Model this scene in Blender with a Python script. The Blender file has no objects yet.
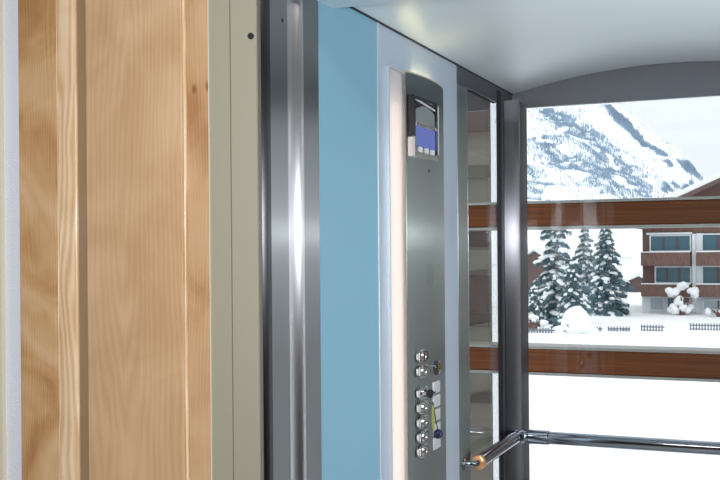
import bpy, bmesh, math, random
from mathutils import Vector, Matrix, noise
random.seed(7)
C = bpy.context.scene.collection
PI = math.pi
ORG = {}

# ------------------------------------------------------------------ helpers
def bx(bm, x0, x1, y0, y1, z0, z1):
    v = [bm.verts.new((x, y, z)) for x in (x0, x1) for y in (y0, y1) for z in (z0, z1)]
    for f in ((0, 1, 3, 2), (4, 6, 7, 5), (0, 4, 5, 1), (2, 3, 7, 6), (0, 2, 6, 4), (1, 5, 7, 3)):
        bm.faces.new([v[i] for i in f])

def box(*a):
    bm = bmesh.new(); bx(bm, *a); return bm

def prism(bm, pts, z0, z1, caps=True):
    """plan outline (x, y) pulled up from z0 to z1"""
    a = [bm.verts.new((x, y, z0)) for x, y in pts]
    b = [bm.verts.new((x, y, z1)) for x, y in pts]
    n = len(pts)
    for i in range(n):
        bm.faces.new((a[i], a[(i + 1) % n], b[(i + 1) % n], b[i]))
    if caps:
        bm.faces.new(a[::-1]); bm.faces.new(b)

def prism_y(bm, pts, y0, y1):
    """outline in (x, z) pulled from y0 to y1"""
    a = [bm.verts.new((x, y0, z)) for x, z in pts]
    b = [bm.verts.new((x, y1, z)) for x, z in pts]
    n = len(pts)
    for i in range(n):
        bm.faces.new((a[i], a[(i + 1) % n], b[(i + 1) % n], b[i]))
    bm.faces.new(a[::-1]); bm.faces.new(b)

def prism_x(bm, pts, x0, x1):
    a = [bm.verts.new((x0, y, z)) for y, z in pts]
    b = [bm.verts.new((x1, y, z)) for y, z in pts]
    n = len(pts)
    for i in range(n):
        bm.faces.new((a[i], a[(i + 1) % n], b[(i + 1) % n], b[i]))
    bm.faces.new(a[::-1]); bm.faces.new(b)

def tube(bm, pts, r, seg=16, cap=True):
    pts = [Vector(p) for p in pts]
    rr = r if isinstance(r, (list, tuple)) else [r] * len(pts)
    rings = []
    t0 = (pts[1] - pts[0]).normalized()
    up = Vector((0, 0, 1)) if abs(t0.z) < .9 else Vector((1, 0, 0))
    nrm = t0.cross(up).normalized()
    for i, p in enumerate(pts):
        t = (pts[min(i + 1, len(pts) - 1)] - pts[max(i - 1, 0)]).normalized()
        nrm = (nrm - t * nrm.dot(t)).normalized()
        bn = t.cross(nrm)
        rings.append([bm.verts.new(p + (nrm * math.cos(2 * PI * k / seg) + bn * math.sin(2 * PI * k / seg)) * rr[i]) for k in range(seg)])
    for a, b in zip(rings, rings[1:]):
        for k in range(seg):
            bm.faces.new((a[k], a[(k + 1) % seg], b[(k + 1) % seg], b[k]))
    if cap:
        bm.faces.new(rings[0][::-1]); bm.faces.new(rings[-1])

def lump(bm, c, r, sub=2, jit=.12, seed=0.0, rot=None):
    """a rounded irregular lump; r is a radius or three radii"""
    r = (r, r, r) if not isinstance(r, (list, tuple)) else r
    g = bmesh.ops.create_icosphere(bm, subdivisions=sub, radius=1.0)
    for v in g['verts']:
        k = 1 + jit * noise.noise(v.co * 1.7 + Vector((seed, seed * 2.3, c[0])))
        p = Vector((v.co.x * r[0] * k, v.co.y * r[1] * k, v.co.z * r[2] * k))
        if rot is not None: p = rot @ p
        v.co = Vector(c) + p

def obj(name, bm, mat, parent=None, smooth=False, bevel=0.0, seg=2):
    me = bpy.data.meshes.new(name)
    bmesh.ops.recalc_face_normals(bm, faces=bm.faces[:])
    o = parent
    off = Vector((0, 0, 0))
    while o is not None:
        off += ORG.get(o.name, Vector((0, 0, 0))); o = o.parent
    if off.length:
        bmesh.ops.translate(bm, verts=bm.verts[:], vec=-off)
    if smooth:
        for f in bm.faces: f.smooth = True
    bm.to_mesh(me); bm.free()
    if mat: me.materials.append(mat)
    ob = bpy.data.objects.new(name, me); C.objects.link(ob)
    ORG[ob.name] = Vector((0, 0, 0))
    ob.parent = parent
    if bevel:
        m = ob.modifiers.new('bevel', 'BEVEL'); m.width = bevel; m.segments = seg; m.limit_method = 'ANGLE'; m.angle_limit = math.radians(40)
    if smooth == 'auto' or bevel:
        try:
            me.set_sharp_from_angle(angle=math.radians(35))
            for p in me.polygons: p.use_smooth = True
        except Exception: pass
    return ob

def tag(o, label, cat=None, kind=None, group=None):
    o['label'] = label
    if cat: o['category'] = cat
    if kind: o['kind'] = kind
    if group: o['group'] = group
    return o

def thing(name, loc, label, cat, kind=None, group=None):
    o = bpy.data.objects.new(name, None); C.objects.link(o)
    o.location = loc; o.empty_display_size = .1; ORG[o.name] = Vector(loc)
    return tag(o, label, cat, kind, group)

# ------------------------------------------------------------------ materials
def new_mat(name):
    m = bpy.data.materials.new(name); m.use_nodes = True
    nt = m.node_tree
    return m, nt, nt.nodes['Principled BSDF']

def N(nt, t, **kw):
    n = nt.nodes.new(t)
    for k, v in kw.items(): setattr(n, k, v)
    return n

def L(nt, a, b): nt.links.new(a, b)

def plain(name, col, rough=.5, metal=0.0, spec=.5, bump=0.0, bscale=200.0, var=0.0, vscale=(6, 6, 6)):
    m, nt, b = new_mat(name)
    b.inputs['Base Color'].default_value = (*col, 1)
    b.inputs['Roughness'].default_value = rough
    b.inputs['Metallic'].default_value = metal
    b.inputs['Specular IOR Level'].default_value = spec
    tc = N(nt, 'ShaderNodeTexCoord')
    if var:
        mp = N(nt, 'ShaderNodeMapping'); mp.inputs['Scale'].default_value = vscale
        nz = N(nt, 'ShaderNodeTexNoise'); nz.inputs['Detail'].default_value = 4; nz.inputs['Scale'].default_value = 1
        mx = N(nt, 'ShaderNodeMix', data_type='RGBA')
        mx.inputs['A'].default_value = (*[c * (1 - var) for c in col], 1)
        mx.inputs['B'].default_value = (*[min(1, c * (1 + var)) for c in col], 1)
        L(nt, tc.outputs['Object'], mp.inputs['Vector']); L(nt, mp.outputs[0], nz.inputs['Vector'])
        L(nt, nz.outputs[0], mx.inputs['Factor']); L(nt, mx.outputs['Result'], b.inputs['Base Color'])
    if bump:
        nz = N(nt, 'ShaderNodeTexNoise'); nz.inputs['Scale'].default_value = bscale; nz.inputs['Detail'].default_value = 3
        bp = N(nt, 'ShaderNodeBump'); bp.inputs['Strength'].default_value = bump; bp.inputs['Distance'].default_value = .002
        L(nt, tc.outputs['Object'], nz.inputs['Vector']); L(nt, nz.outputs[0], bp.inputs['Height']); L(nt, bp.outputs[0], b.inputs['Normal'])
    return m

def brushed(name, col=(.56, .58, .585), rough=.36, aniso=.95, var=.04, grain=900):
    """brushed stainless steel with an upright grain: reflections smear sideways"""
    m, nt, b = new_mat(name)
    b.inputs['Metallic'].default_value = 1
    b.inputs['Anisotropic'].default_value = aniso
    ge = N(nt, 'ShaderNodeNewGeometry'); cr = N(nt, 'ShaderNodeVectorMath', operation='CROSS_PRODUCT'); cr.inputs[1].default_value = (0, 0, 1)
    L(nt, ge.outputs['Normal'], cr.inputs[0]); L(nt, cr.outputs[0], b.inputs['Tangent'])
    tc = N(nt, 'ShaderNodeTexCoord')
    mp = N(nt, 'ShaderNodeMapping'); mp.inputs['Scale'].default_value = (grain, grain, 2.0)
    nz = N(nt, 'ShaderNodeTexNoise'); nz.inputs['Scale'].default_value = 1; nz.inputs['Detail'].default_value = 2
    L(nt, tc.outputs['Object'], mp.inputs['Vector']); L(nt, mp.outputs[0], nz.inputs['Vector'])
    b.inputs['Roughness'].default_value = rough
    mx = N(nt, 'ShaderNodeMix', data_type='RGBA')
    mx.inputs['A'].default_value = (*[c * (1 - var) for c in col], 1); mx.inputs['B'].default_value = (*[c * (1 + var) for c in col], 1)
    L(nt, nz.outputs[0], mx.inputs['Factor']); L(nt, mx.outputs['Result'], b.inputs['Base Color'])
    return m

def wood(name, dark, mid, light, axis=(0, 1.66), tilt=.035, freq=420, seed=0.0, ring=.34, cloud=.55, rough=.34, coat=.2, knots=()):
    """clear-lacquered timber: growth rings about a slightly leaning heart, fine pores and a cloudy figure"""
    m, nt, b = new_mat(name)
    ge = N(nt, 'ShaderNodeNewGeometry')
    st = N(nt, 'ShaderNodeMapping'); st.inputs['Scale'].default_value = (7, 7, 1.3); st.inputs['Location'].default_value = (seed, seed * .6, seed * .3); L(nt, ge.outputs['Position'], st.inputs['Vector'])
    wob = N(nt, 'ShaderNodeTexNoise'); wob.inputs['Scale'].default_value = 1; wob.inputs['Detail'].default_value = 3; L(nt, st.outputs[0], wob.inputs['Vector'])
    sb = N(nt, 'ShaderNodeVectorMath', operation='SUBTRACT'); sb.inputs[1].default_value = (.5, .5, .5); L(nt, wob.outputs['Color'], sb.inputs[0])
    sc_ = N(nt, 'ShaderNodeVectorMath', operation='SCALE'); sc_.inputs['Scale'].default_value = .10; L(nt, sb.outputs[0], sc_.inputs[0])
    ad = N(nt, 'ShaderNodeVectorMath', operation='ADD'); L(nt, ge.outputs['Position'], ad.inputs[0]); L(nt, sc_.outputs[0], ad.inputs[1])
    mp = N(nt, 'ShaderNodeMapping', vector_type='POINT'); mp.inputs['Location'].default_value = (-axis[0], -axis[1] - tilt * 1.2, 0); L(nt, ad.outputs[0], mp.inputs['Vector'])
    xyz = N(nt, 'ShaderNodeSeparateXYZ'); L(nt, mp.outputs[0], xyz.inputs[0])
    ty = N(nt, 'ShaderNodeMath', operation='MULTIPLY_ADD'); ty.inputs[1].default_value = tilt; L(nt, xyz.outputs[2], ty.inputs[0]); L(nt, xyz.outputs[1], ty.inputs[2])
    cx = N(nt, 'ShaderNodeCombineXYZ'); L(nt, xyz.outputs[0], cx.inputs[0]); L(nt, ty.outputs[0], cx.inputs[1])
    ln = N(nt, 'ShaderNodeVectorMath', operation='LENGTH'); L(nt, cx.outputs[0], ln.inputs[0])
    w = N(nt, 'ShaderNodeMath', operation='MULTIPLY'); w.inputs[1].default_value = freq; L(nt, ln.outputs['Value'], w.inputs[0])
    sn = N(nt, 'ShaderNodeMath', operation='SINE'); L(nt, w.outputs[0], sn.inputs[0])
    mr = N(nt, 'ShaderNodeMapRange'); mr.inputs['From Min'].default_value = -1; L(nt, sn.outputs[0], mr.inputs['Value'])
    mp2 = N(nt, 'ShaderNodeMapping'); mp2.inputs['Scale'].default_value = (1, 1, .015); L(nt, ge.outputs['Position'], mp2.inputs['Vector'])
    n2 = N(nt, 'ShaderNodeTexNoise'); n2.inputs['Scale'].default_value = 520; n2.inputs['Detail'].default_value = 3; L(nt, mp2.outputs[0], n2.inputs['Vector'])
    mp3 = N(nt, 'ShaderNodeMapping'); mp3.inputs['Scale'].default_value = (1, 1, .8); mp3.inputs['Rotation'].default_value = (0, .7, 0); mp3.inputs['Location'].default_value = (seed * 2, 0, seed); L(nt, ge.outputs['Position'], mp3.inputs['Vector'])
    n3 = N(nt, 'ShaderNodeTexNoise'); n3.inputs['Scale'].default_value = 6.5; n3.inputs['Detail'].default_value = 3; n3.inputs['Distortion'].default_value = .8; L(nt, mp3.outputs[0], n3.inputs['Vector'])
    a1 = N(nt, 'ShaderNodeMath', operation='MULTIPLY'); a1.inputs[1].default_value = ring; L(nt, mr.outputs[0], a1.inputs[0])
    a2 = N(nt, 'ShaderNodeMath', operation='MULTIPLY_ADD'); a2.inputs[1].default_value = .30; L(nt, n2.outputs[0], a2.inputs[0]); L(nt, a1.outputs[0], a2.inputs[2])
    c3 = N(nt, 'ShaderNodeMapRange'); c3.inputs['From Min'].default_value = .3; c3.inputs['From Max'].default_value = .7; L(nt, n3.outputs[0], c3.inputs['Value'])
    a3 = N(nt, 'ShaderNodeMath', operation='MULTIPLY_ADD'); a3.inputs[1].default_value = cloud; L(nt, c3.outputs[0], a3.inputs[0]); L(nt, a2.outputs[0], a3.inputs[2])
    cr = N(nt, 'ShaderNodeValToRGB'); e = cr.color_ramp.elements
    e[0].position = .15; e[0].color = (*dark, 1); e[1].position = .95; e[1].color = (*light, 1)
    k = e.new(.55); k.color = (*mid, 1)
    L(nt, a3.outputs[0], cr.inputs[0]); col = cr.outputs[0]
    for kx_, kz_, rx_, rz_ in knots:
        kd = N(nt, 'ShaderNodeVectorMath', operation='SUBTRACT'); kd.inputs[1].default_value = (kx_, 1.6, kz_); L(nt, ad.outputs[0], kd.inputs[0])
        km = N(nt, 'ShaderNodeVectorMath', operation='MULTIPLY'); km.inputs[1].default_value = (1 / rx_, 0, 1 / rz_); L(nt, kd.outputs[0], km.inputs[0])
        kl = N(nt, 'ShaderNodeVectorMath', operation='LENGTH'); L(nt, km.outputs[0], kl.inputs[0])
        kr_ = N(nt, 'ShaderNodeMapRange'); kr_.inputs['From Min'].default_value = .4; kr_.inputs['From Max'].default_value = 2.2; kr_.inputs['To Min'].default_value = .85; kr_.inputs['To Max'].default_value = 0; L(nt, kl.outputs['Value'], kr_.inputs['Value'])
        kx2 = N(nt, 'ShaderNodeMix', data_type='RGBA'); kx2.inputs['B'].default_value = (.20, .075, .03, 1); L(nt, kr_.outputs[0], kx2.inputs['Factor']); L(nt, col, kx2.inputs['A']); col = kx2.outputs['Result']
    L(nt, col, b.inputs['Base Color'])
    b.inputs['Roughness'].default_value = rough
    b.inputs['Coat Weight'].default_value = coat; b.inputs['Coat Roughness'].default_value = .15
    return m

def glass_mat(name, tint=(.965, .98, .978), refl=1.0):
    m = bpy.data.materials.new(name); m.use_nodes = True
    nt = m.node_tree; nt.nodes.clear()
    out = N(nt, 'ShaderNodeOutputMaterial'); mix = N(nt, 'ShaderNodeMixShader')
    # Schlick reflectance from the absolute facing angle, the same on both faces of the pane
    ge = N(nt, 'ShaderNodeNewGeometry'); dt = N(nt, 'ShaderNodeVectorMath', operation='DOT_PRODUCT'); L(nt, ge.outputs['Normal'], dt.inputs[0]); L(nt, ge.outputs['Incoming'], dt.inputs[1])
    ab = N(nt, 'ShaderNodeMath', operation='ABSOLUTE'); L(nt, dt.outputs['Value'], ab.inputs[0])
    om = N(nt, 'ShaderNodeMath', operation='SUBTRACT'); om.inputs[0].default_value = 1; L(nt, ab.outputs[0], om.inputs[1])
    pw = N(nt, 'ShaderNodeMath', operation='POWER'); pw.inputs[1].default_value = 5; L(nt, om.outputs[0], pw.inputs[0])
    fr = N(nt, 'ShaderNodeMath', operation='MULTIPLY_ADD'); fr.inputs[1].default_value = .96; fr.inputs[2].default_value = .04; L(nt, pw.outputs[0], fr.inputs[0])
    tr = N(nt, 'ShaderNodeBsdfTransparent'); tr.inputs['Color'].default_value = (*tint, 1)
    gl = N(nt, 'ShaderNodeBsdfGlossy'); gl.inputs['Roughness'].default_value = 0.0
    gl.inputs['Color'].default_value = (refl, refl, refl, 1)
    L(nt, fr.outputs[0], mix.inputs[0]); L(nt, tr.outputs[0], mix.inputs[1]); L(nt, gl.outputs[0], mix.inputs[2]); L(nt, mix.outputs[0], out.inputs[0])
    return m

def emit(name, col, strength):
    m = bpy.data.materials.new(name); m.use_nodes = True
    nt = m.node_tree; nt.nodes.clear()
    out = N(nt, 'ShaderNodeOutputMaterial'); e = N(nt, 'ShaderNodeEmission')
    e.inputs[0].default_value = (*col, 1); e.inputs[1].default_value = strength
    L(nt, e.outputs[0], out.inputs[0]); return m

def translucent(name, col, mixd=.35):
    m = bpy.data.materials.new(name); m.use_nodes = True
    nt = m.node_tree; nt.nodes.clear()
    out = N(nt, 'ShaderNodeOutputMaterial'); mix = N(nt, 'ShaderNodeMixShader'); mix.inputs[0].default_value = mixd
    t = N(nt, 'ShaderNodeBsdfTranslucent'); t.inputs[0].default_value = (*col, 1)
    d = N(nt, 'ShaderNodeBsdfDiffuse'); d.inputs[0].default_value = (*col, 1)
    L(nt, t.outputs[0], mix.inputs[1]); L(nt, d.outputs[0], mix.inputs[2]); L(nt, mix.outputs[0], out.inputs[0]); return m

M = {}
M['steel'] = brushed('brushed stainless steel', (.25, .27, .28), .33, 1.0)
M['steel_dark'] = brushed('dark brushed steel', (.17, .17, .187), .42, .85)
M['steel_post'] = brushed('corner post steel', (.17, .172, .188), .31, 1.0)
M['steel_side'] = brushed('side frame steel', (.30, .335, .335), .36, .95)
M['steel_fold'] = brushed('fold steel with painted highlight', (.46, .46, .49), .36, .95)  # upright highlight on the fold put into a lighter base colour
M['steel_nose'] = brushed('shaded rolled steel', (.075, .075, .085), .36, .9)  # shade on the rolled edge put into a darker base colour
M['steel_plate'] = brushed('control panel steel', (.25, .285, .28), .33, 1.0)
M['chrome'] = plain('polished chrome', (.33, .36, .42), .06, 1)
M['chrome_button'] = plain('bright button chrome', (.70, .74, .77), .10, 1)
M['label_silver'] = plain('silver label plate', (.66, .70, .73), .35, .3)
M['chrome_satin'] = plain('satin chrome', (.7, .72, .74), .16, 1)
M['blue'] = plain('pale blue laminate', (.235, .475, .62), .42, var=.03, vscale=(3, 3, 1))
M['grey'] = plain('blue grey anodised panel', (.52, .61, .73), .42, .15, var=.03, vscale=(40, 40, 1))
M['teal'] = plain('grey green laminate', (.25, .29, .29), .4)
M['edge'] = plain('light aluminium edge', (.66, .74, .80), .35, .4)
M['ceil'] = plain('satin silver ceiling paint', (.72, .82, .87), .36, .15, var=.03, vscale=(2, 2, 2))
M['black'] = plain('black rubber', (.012, .012, .016), .55)
M['gloss_black'] = plain('black glass', (.02, .022, .028), .08)
M['beige'] = plain('stone beige powder coat', (.255, .243, .185), .45, bump=.04, bscale=700)
M['beige_light'] = plain('pale bead', (.62, .58, .46), .45)
M['plaster'] = plain('white roughcast plaster', (.66, .70, .80), .85, bump=.9, bscale=420)
M['cream'] = plain('cream plaster', (.55, .50, .38), .85, bump=.3, bscale=300)
M['umber'] = plain('brown landing boards', (.19, .165, .145), .8, var=.3, vscale=(12, 12, .6))
M['floorstone'] = plain('grey stone floor', (.30, .29, .27), .4, var=.15)
M['carfloor'] = plain('pale grey car floor', (.62, .62, .60), .45)
M['wood_stile'] = wood('maple stile', (.30, .135, .045), (.50, .305, .145), (.63, .45, .28), (-.62, 1.62), .02, 950, seed=3.1, ring=.11, cloud=.68)
M['wood_mould'] = wood('lit maple moulding', (.50, .32, .17), (.63, .46, .29), (.74, .61, .46), (-.44, 1.66), .015, 700, seed=1.7, ring=.45, cloud=.3)  # light caught on the moulding painted in as paler timber
M['wood_groove'] = wood('shaded maple groove', (.25, .17, .10), (.30, .205, .13), (.34, .24, .155), (-.30, 1.7), .02, 300, seed=.7, ring=.1, cloud=.2)  # shadow in the groove painted in as darker timber
M['wood_panel'] = wood('maple panel', (.45, .28, .15), (.58, .40, .25), (.65, .49, .345), (-.235, 1.625), .045, 560, seed=5.3, ring=.12, cloud=.30)
M['wood_edge'] = wood('maple edge board', (.34, .175, .075), (.49, .315, .175), (.57, .40, .255), (.06, 1.66), .02, 900, seed=8.3, ring=.1, cloud=.55, knots=((-.097, 1.845, .0040, .0055), (-.066, 1.847, .0042, .0055)))
M['beam'] = None
def beam_mat():
    m, nt, b = new_mat('brown glazed timber')
    tc = N(nt, 'ShaderNodeTexCoord'); mp = N(nt, 'ShaderNodeMapping'); mp.inputs['Scale'].default_value = (1.0, 8, 60)
    nz = N(nt, 'ShaderNodeTexNoise'); nz.inputs['Scale'].default_value = 2.2; nz.inputs['Detail'].default_value = 5
    cr = N(nt, 'ShaderNodeValToRGB'); e = cr.color_ramp.elements
    e[0].position = .3; e[0].color = (.11, .028, .007, 1); e[1].position = .75; e[1].color = (.29, .090, .023, 1)
    L(nt, tc.outputs['Object'], mp.inputs['Vector']); L(nt, mp.outputs[0], nz.inputs['Vector']); L(nt, nz.outputs[0], cr.inputs[0]); L(nt, cr.outputs[0], b.inputs['Base Color'])
    b.inputs['Roughness'].default_value = .5; b.inputs['Specular IOR Level'].default_value = .25
    return m
M['beam'] = beam_mat()
M['bead'] = plain('grey glazing bead', (.42, .41, .39), .5, .3)
M['glass'] = glass_mat('clear glass')
M['diffuser'] = translucent('opal acrylic', (.93, .91, .92))
M['tube'] = emit('warm white light tube', (1.0, .82, .64), 2.6)
M['lip'] = emit('lit acrylic lip', (1.0, .92, .78), .38)
M['glow'] = emit('warm light strip', (1.0, .82, .36), 26.0)
M['screen'] = emit('blue lit display', (.135, .175, .46), 1.0)
M['lcd'] = plain('grey display window', (.23, .27, .29), .15)
M['white_plastic'] = plain('white plastic', (.75, .8, .85), .3)
M['tagfob'] = plain('olive green plastic tag', (.30, .33, .10), .4)
M['navy'] = plain('dark blue plastic', (.01, .015, .06), .15)
M['brass'] = plain('yellow brass', (.75, .62, .22), .2, 1)
M['reflection'] = plain('orange copper ring', (.85, .42, .20), .25, .6)  # warm reflection of the wood put into the ring colour
M['snow'] = plain('fresh snow', (.92, .925, .93), .9, spec=.1)
M['needles'] = plain('haze tinted needles', (.075, .135, .16), .8, var=.5, vscale=(5, 5, 5))  # base lightened towards blue to carry the haze
M['forest'] = plain('haze tinted distant forest', (.33, .43, .54), .9, var=.25, vscale=(.08, .08, .08), spec=.1)  # aerial haze mixed into the tree colour
M['bark'] = plain('reddish bark', (.22, .12, .10), .9, var=.3)
M['chalet_wood'] = plain('weathered chalet boards', (.17, .10, .085), .85, var=.4, vscale=(4, 4, 40))
M['balcony'] = plain('brown balcony boards', (.17, .098, .078), .85, var=.75, vscale=(14, 4, 3))
M['dark_wood'] = plain('dark brown boards', (.15, .10, .09), .8, var=.35, vscale=(4, 4, 30))
M['fence'] = plain('grey weathered pickets', (.20, .22, .25), .9)
M['render'] = plain('white render', (.78, .82, .85), .85)
M['window'] = plain('dark teal window glass', (.055, .14, .19), .15)
M['window_pale'] = plain('curtained window glass', (.42, .52, .58), .2)
M['stair_beige'] = plain('beige stair wall', (.21, .195, .15), .7)
M['stair_brown'] = plain('brown stair boards', (.040, .024, .017), .5, var=.3)

# ------------------------------------------------------------------ landing (the photographer's side)
def flat(name, bm, mat, label, cat, parent=None, **kw):
    o = obj(name, bm, mat, parent, **kw); return tag(o, label, cat, 'structure')

flat('floor', box(-1.4, 2.6, -2.2, 1.70, -.08, 0), M['floorstone'], 'grey stone landing floor before the lift entrance', 'floor')
flat('wall_back', box(-1.4, 2.6, -2.3, -2.2, 0, 2.7), M['umber'], 'brown timber landing wall behind the viewpoint', 'wall')
flat('wall_right', box(2.6, 2.7, -2.3, 1.70, 0, 2.7), M['umber'], 'brown timber landing wall opposite the wooden door', 'wall')
flat('wall_front', box(-1.4, -.4815, 1.602, 1.72, 0, 2.7), M['plaster'], 'white roughcast plaster strip beside the wooden door', 'wall')
flat('wall_outer', box(-1.5, -1.4, -2.3, 1.72, 0, 2.7), M['umber'], 'brown timber landing side wall', 'wall')
wf = flat('wall_entrance', box(1.06, 2.6, 1.60, 1.72, 0, 2.7), M['cream'], 'landing wall on the far side of the lift opening', 'wall')
obj('lintel_wall', box(-1.4, 2.6, 1.605, 1.72, 2.40, 2.7), M['cream'], wf)
flat('trim_1', box(-.5525, -.523, 1.59, 1.602, 0, 2.7), M['beige_light'], 'narrow pale beige strip at the outer edge of the white plaster', 'trim')
ceil_l = flat('ceiling_landing', box(-1.5, 2.7, -2.3, 1.72, 2.7, 2.78), M['cream'], 'landing ceiling', 'ceiling')

# wooden landing door: stile, moulding, groove, raised panel, edge board
d1 = thing('door_1', (-0.2630, 1.62, 0), 'light maple panelled door with raised centre panel beside the beige lift frame', 'door', 'structure')
ZT = 2.40
obj('stile', box(-0.4815, -0.3870, 1.596, 1.635, 0, ZT), M['wood_stile'], d1, bevel=.002)
bm = bmesh.new(); pts = [(-.387, 1.635), (-.387, 1.596)]
for k in range(11):
    a = PI / 2 * k / 10
    pts.append((-.387 + .040 * math.sin(a), 1.6035 - .0075 * math.cos(a)))
pts += [(-.347, 1.635)]
prism(bm, pts, 0, ZT); obj('moulding', bm, M['wood_mould'], d1, smooth='auto')
bm = bmesh.new(); prism(bm, [(-.347, 1.635), (-.347, 1.6055), (-.3235, 1.6065), (-.3235, 1.635)], 0, ZT)
obj('groove', bm, M['wood_groove'], d1)
bm = bmesh.new(); prism(bm, [(-0.3230, 1.635), (-0.3230, 1.600), (-0.3205, 1.5985), (-0.1110, 1.5985), (-0.1070, 1.603), (-0.1070, 1.635)], 0, ZT)
obj('raised_panel', bm, M['wood_panel'], d1)
bm = bmesh.new(); pts = [(-0.1070, 1.635)]
for k in range(7):
    a = PI * k / 6
    pts.append((-.1035 - .0035 * math.cos(a), 1.600 - .004 * math.sin(a)))
pts += [(-0.1000, 1.635)]
prism(bm, pts, 0, ZT); obj('bead', bm, M['wood_mould'], d1, smooth='auto')
obj('edge_board', box(-0.1000, -0.0515, 1.601, 1.635, 0, ZT), M['wood_edge'], d1, bevel=.0015)

# beige metal landing frame
t2 = thing('trim_2', (-0.0230, 1.64, 0), 'stone beige metal lift door frame standing between maple door and steel post', 'door frame', 'structure')
bm = bmesh.new(); prism(bm, [(-.0505, 1.69), (-.0505, 1.600), (-.0147, 1.6105), (-.0140, 1.6150), (-.0128, 1.6150), (-.0127, 1.6112), (.0315, 1.6250), (.0325, 1.6275), (.0060, 1.689), (-.020, 1.69)], 0, 2.40)
obj('jamb', bm, M['beige'], t2)
obj('edge_line', box(-0.0520, -0.0505, 1.5975, 1.62, 0, 2.40), M['beige_light'], t2)  # pale strip stands in for the highlight along the frame edge
def screw(parent, x, y, z, r=.006):
    bm = bmesh.new(); tube(bm, [(x - .004, y, z), (x + .0012, y, z)], r, 16); s = obj('screw', bm, M['black'], parent)
    bm = bmesh.new(); tube(bm, [(x + .0012, y, z), (x + .0016, y, z)], r * .45, 8); obj('screw_socket', bm, M['chrome_satin'], s)
bm = bmesh.new(); tube(bm, [(.0225, 1.6245, 1.940), (.0228, 1.6195, 1.940)], .0056, 16); sw_ = obj('screw', bm, M['black'], t2)
bm = bmesh.new(); tube(bm, [(.0228, 1.6195, 1.940), (.0228, 1.6191, 1.940)], .0024, 8); obj('screw_socket', bm, M['chrome_satin'], sw_)
obj('head', box(-0.0505, 1.06, 1.599, 1.69, 2.14, 2.40), M['beige'], t2)
bm = bmesh.new(); prism(bm, [(1.06, 1.69), (1.06, 1.599), (1.11, 1.599), (1.11, 1.69)], 0, 2.40); obj('jamb', bm, M['beige'], t2)

# black strip standing in for the dark open gap between landing frame and car
flat('trim_3', box(-.06, -.010, 1.690, 1.712, -.05, 2.40), M['black'], 'black strip drawn for the dark gap between beige frame and steel post', 'gap strip')

# ------------------------------------------------------------------ lift car
# steel entrance post with rolled folds
t4 = thing('trim_4', (0, 1.82, 0), 'tall brushed stainless steel entrance post with two rolled folds beside the blue panel', 'door post', 'structure')
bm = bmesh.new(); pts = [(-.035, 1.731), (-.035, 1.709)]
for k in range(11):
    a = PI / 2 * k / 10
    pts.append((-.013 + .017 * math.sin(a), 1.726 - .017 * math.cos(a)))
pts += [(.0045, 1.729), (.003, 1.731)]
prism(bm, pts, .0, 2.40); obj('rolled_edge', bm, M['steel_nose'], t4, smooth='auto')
fp = obj('flat_face', box(-.035, .003, 1.731, 1.804, 0, 2.40), M['steel'], t4)
bm = bmesh.new(); tube(bm, [(.002, 1.783, 2.003), (.0036, 1.783, 2.003)], .0042, 14); obj('screw', bm, M['black'], fp)
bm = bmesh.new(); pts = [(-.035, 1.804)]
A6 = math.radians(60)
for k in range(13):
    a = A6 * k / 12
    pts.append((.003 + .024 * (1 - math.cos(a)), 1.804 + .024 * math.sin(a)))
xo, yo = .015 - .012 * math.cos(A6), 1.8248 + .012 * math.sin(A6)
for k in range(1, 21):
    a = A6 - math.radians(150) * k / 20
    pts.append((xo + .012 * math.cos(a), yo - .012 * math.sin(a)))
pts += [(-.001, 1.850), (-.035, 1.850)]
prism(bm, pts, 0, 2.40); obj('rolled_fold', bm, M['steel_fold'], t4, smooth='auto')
obj('return_face', box(-.035, -.001, 1.850, 1.955, 0, 2.40), M['steel'], t4)

W = 1.06     # car width
def zc(x, off=0.0):
    t = (x - W / 2) / (W / 2); return 2.103 + .070 * (1 - t * t) + off

# left wall of the car: blue laminate, grey panel around the control panel
wl = flat('wall_left', box(-.06, -.045, 1.955, 2.905, 0, 2.20), M['steel_dark'], 'car side wall of pale blue laminate and blue grey metal carrying the control panel', 'wall')
tag(obj('blue_panel', box(-.045, 0, 1.956, 2.2795, 0.0, 2.1035), M['blue'], wl), 'pale blue laminate panel')
obj('edge_strip', box(-.045, .0022, 2.2795, 2.2925, 0.0, 2.1035), M['edge'], wl, bevel=.0008)
Y0, Y1, ZB, ZP = 2.341, 2.759, .25, 2.004      # light slot behind the control panel
bm = bmesh.new()
bx(bm, -.045, 0, 2.2925, Y0, 0, 2.1035); bx(bm, -.045, 0, Y1, 2.905, 0, 2.1035); bx(bm, -.045, 0, Y0, Y1, 0, ZB); bx(bm, -.045, 0, Y0, Y1, ZP, 2.1035)
tag(obj('grey_panel', bm, M['grey'], wl), 'blue grey anodised panel')

# stainless framed glass in the side wall
w1 = thing('window_1', (0, 3.2, 0), 'narrow stainless framed glass pane of the car side beyond the control panel', 'window', 'structure')
FY0, FY1, GY0, GY1, GZ = 2.905, 3.43, 3.005, 3.338, 2.046
bm = bmesh.new()
bx(bm, -.0003, .002, GY1 + .004, FY1, 0, 2.1035); bx(bm, -.002, .002, FY1, 3.55, 2.06, 2.1035); bx(bm, -.012, .002, GY0, GY1, GZ, 2.1035); bx(bm, -.012, .002, GY0, GY1, 0, .12)
obj('window_frame', bm, M['steel_dark'], w1)
obj('frame_stile', box(-.012, .002, FY0, GY0, 0, GZ), M['steel_side'], w1)
obj('frame_corner', box(-.012, .002, FY0, GY0, GZ, 2.1035), M['steel_dark'], w1)
bm = bmesh.new()
bx(bm, -.004, .0032, GY0 - .003, GY0, .12, GZ); bx(bm, -.004, .0032, GY0, GY1, GZ - .0, GZ + .003)
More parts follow.
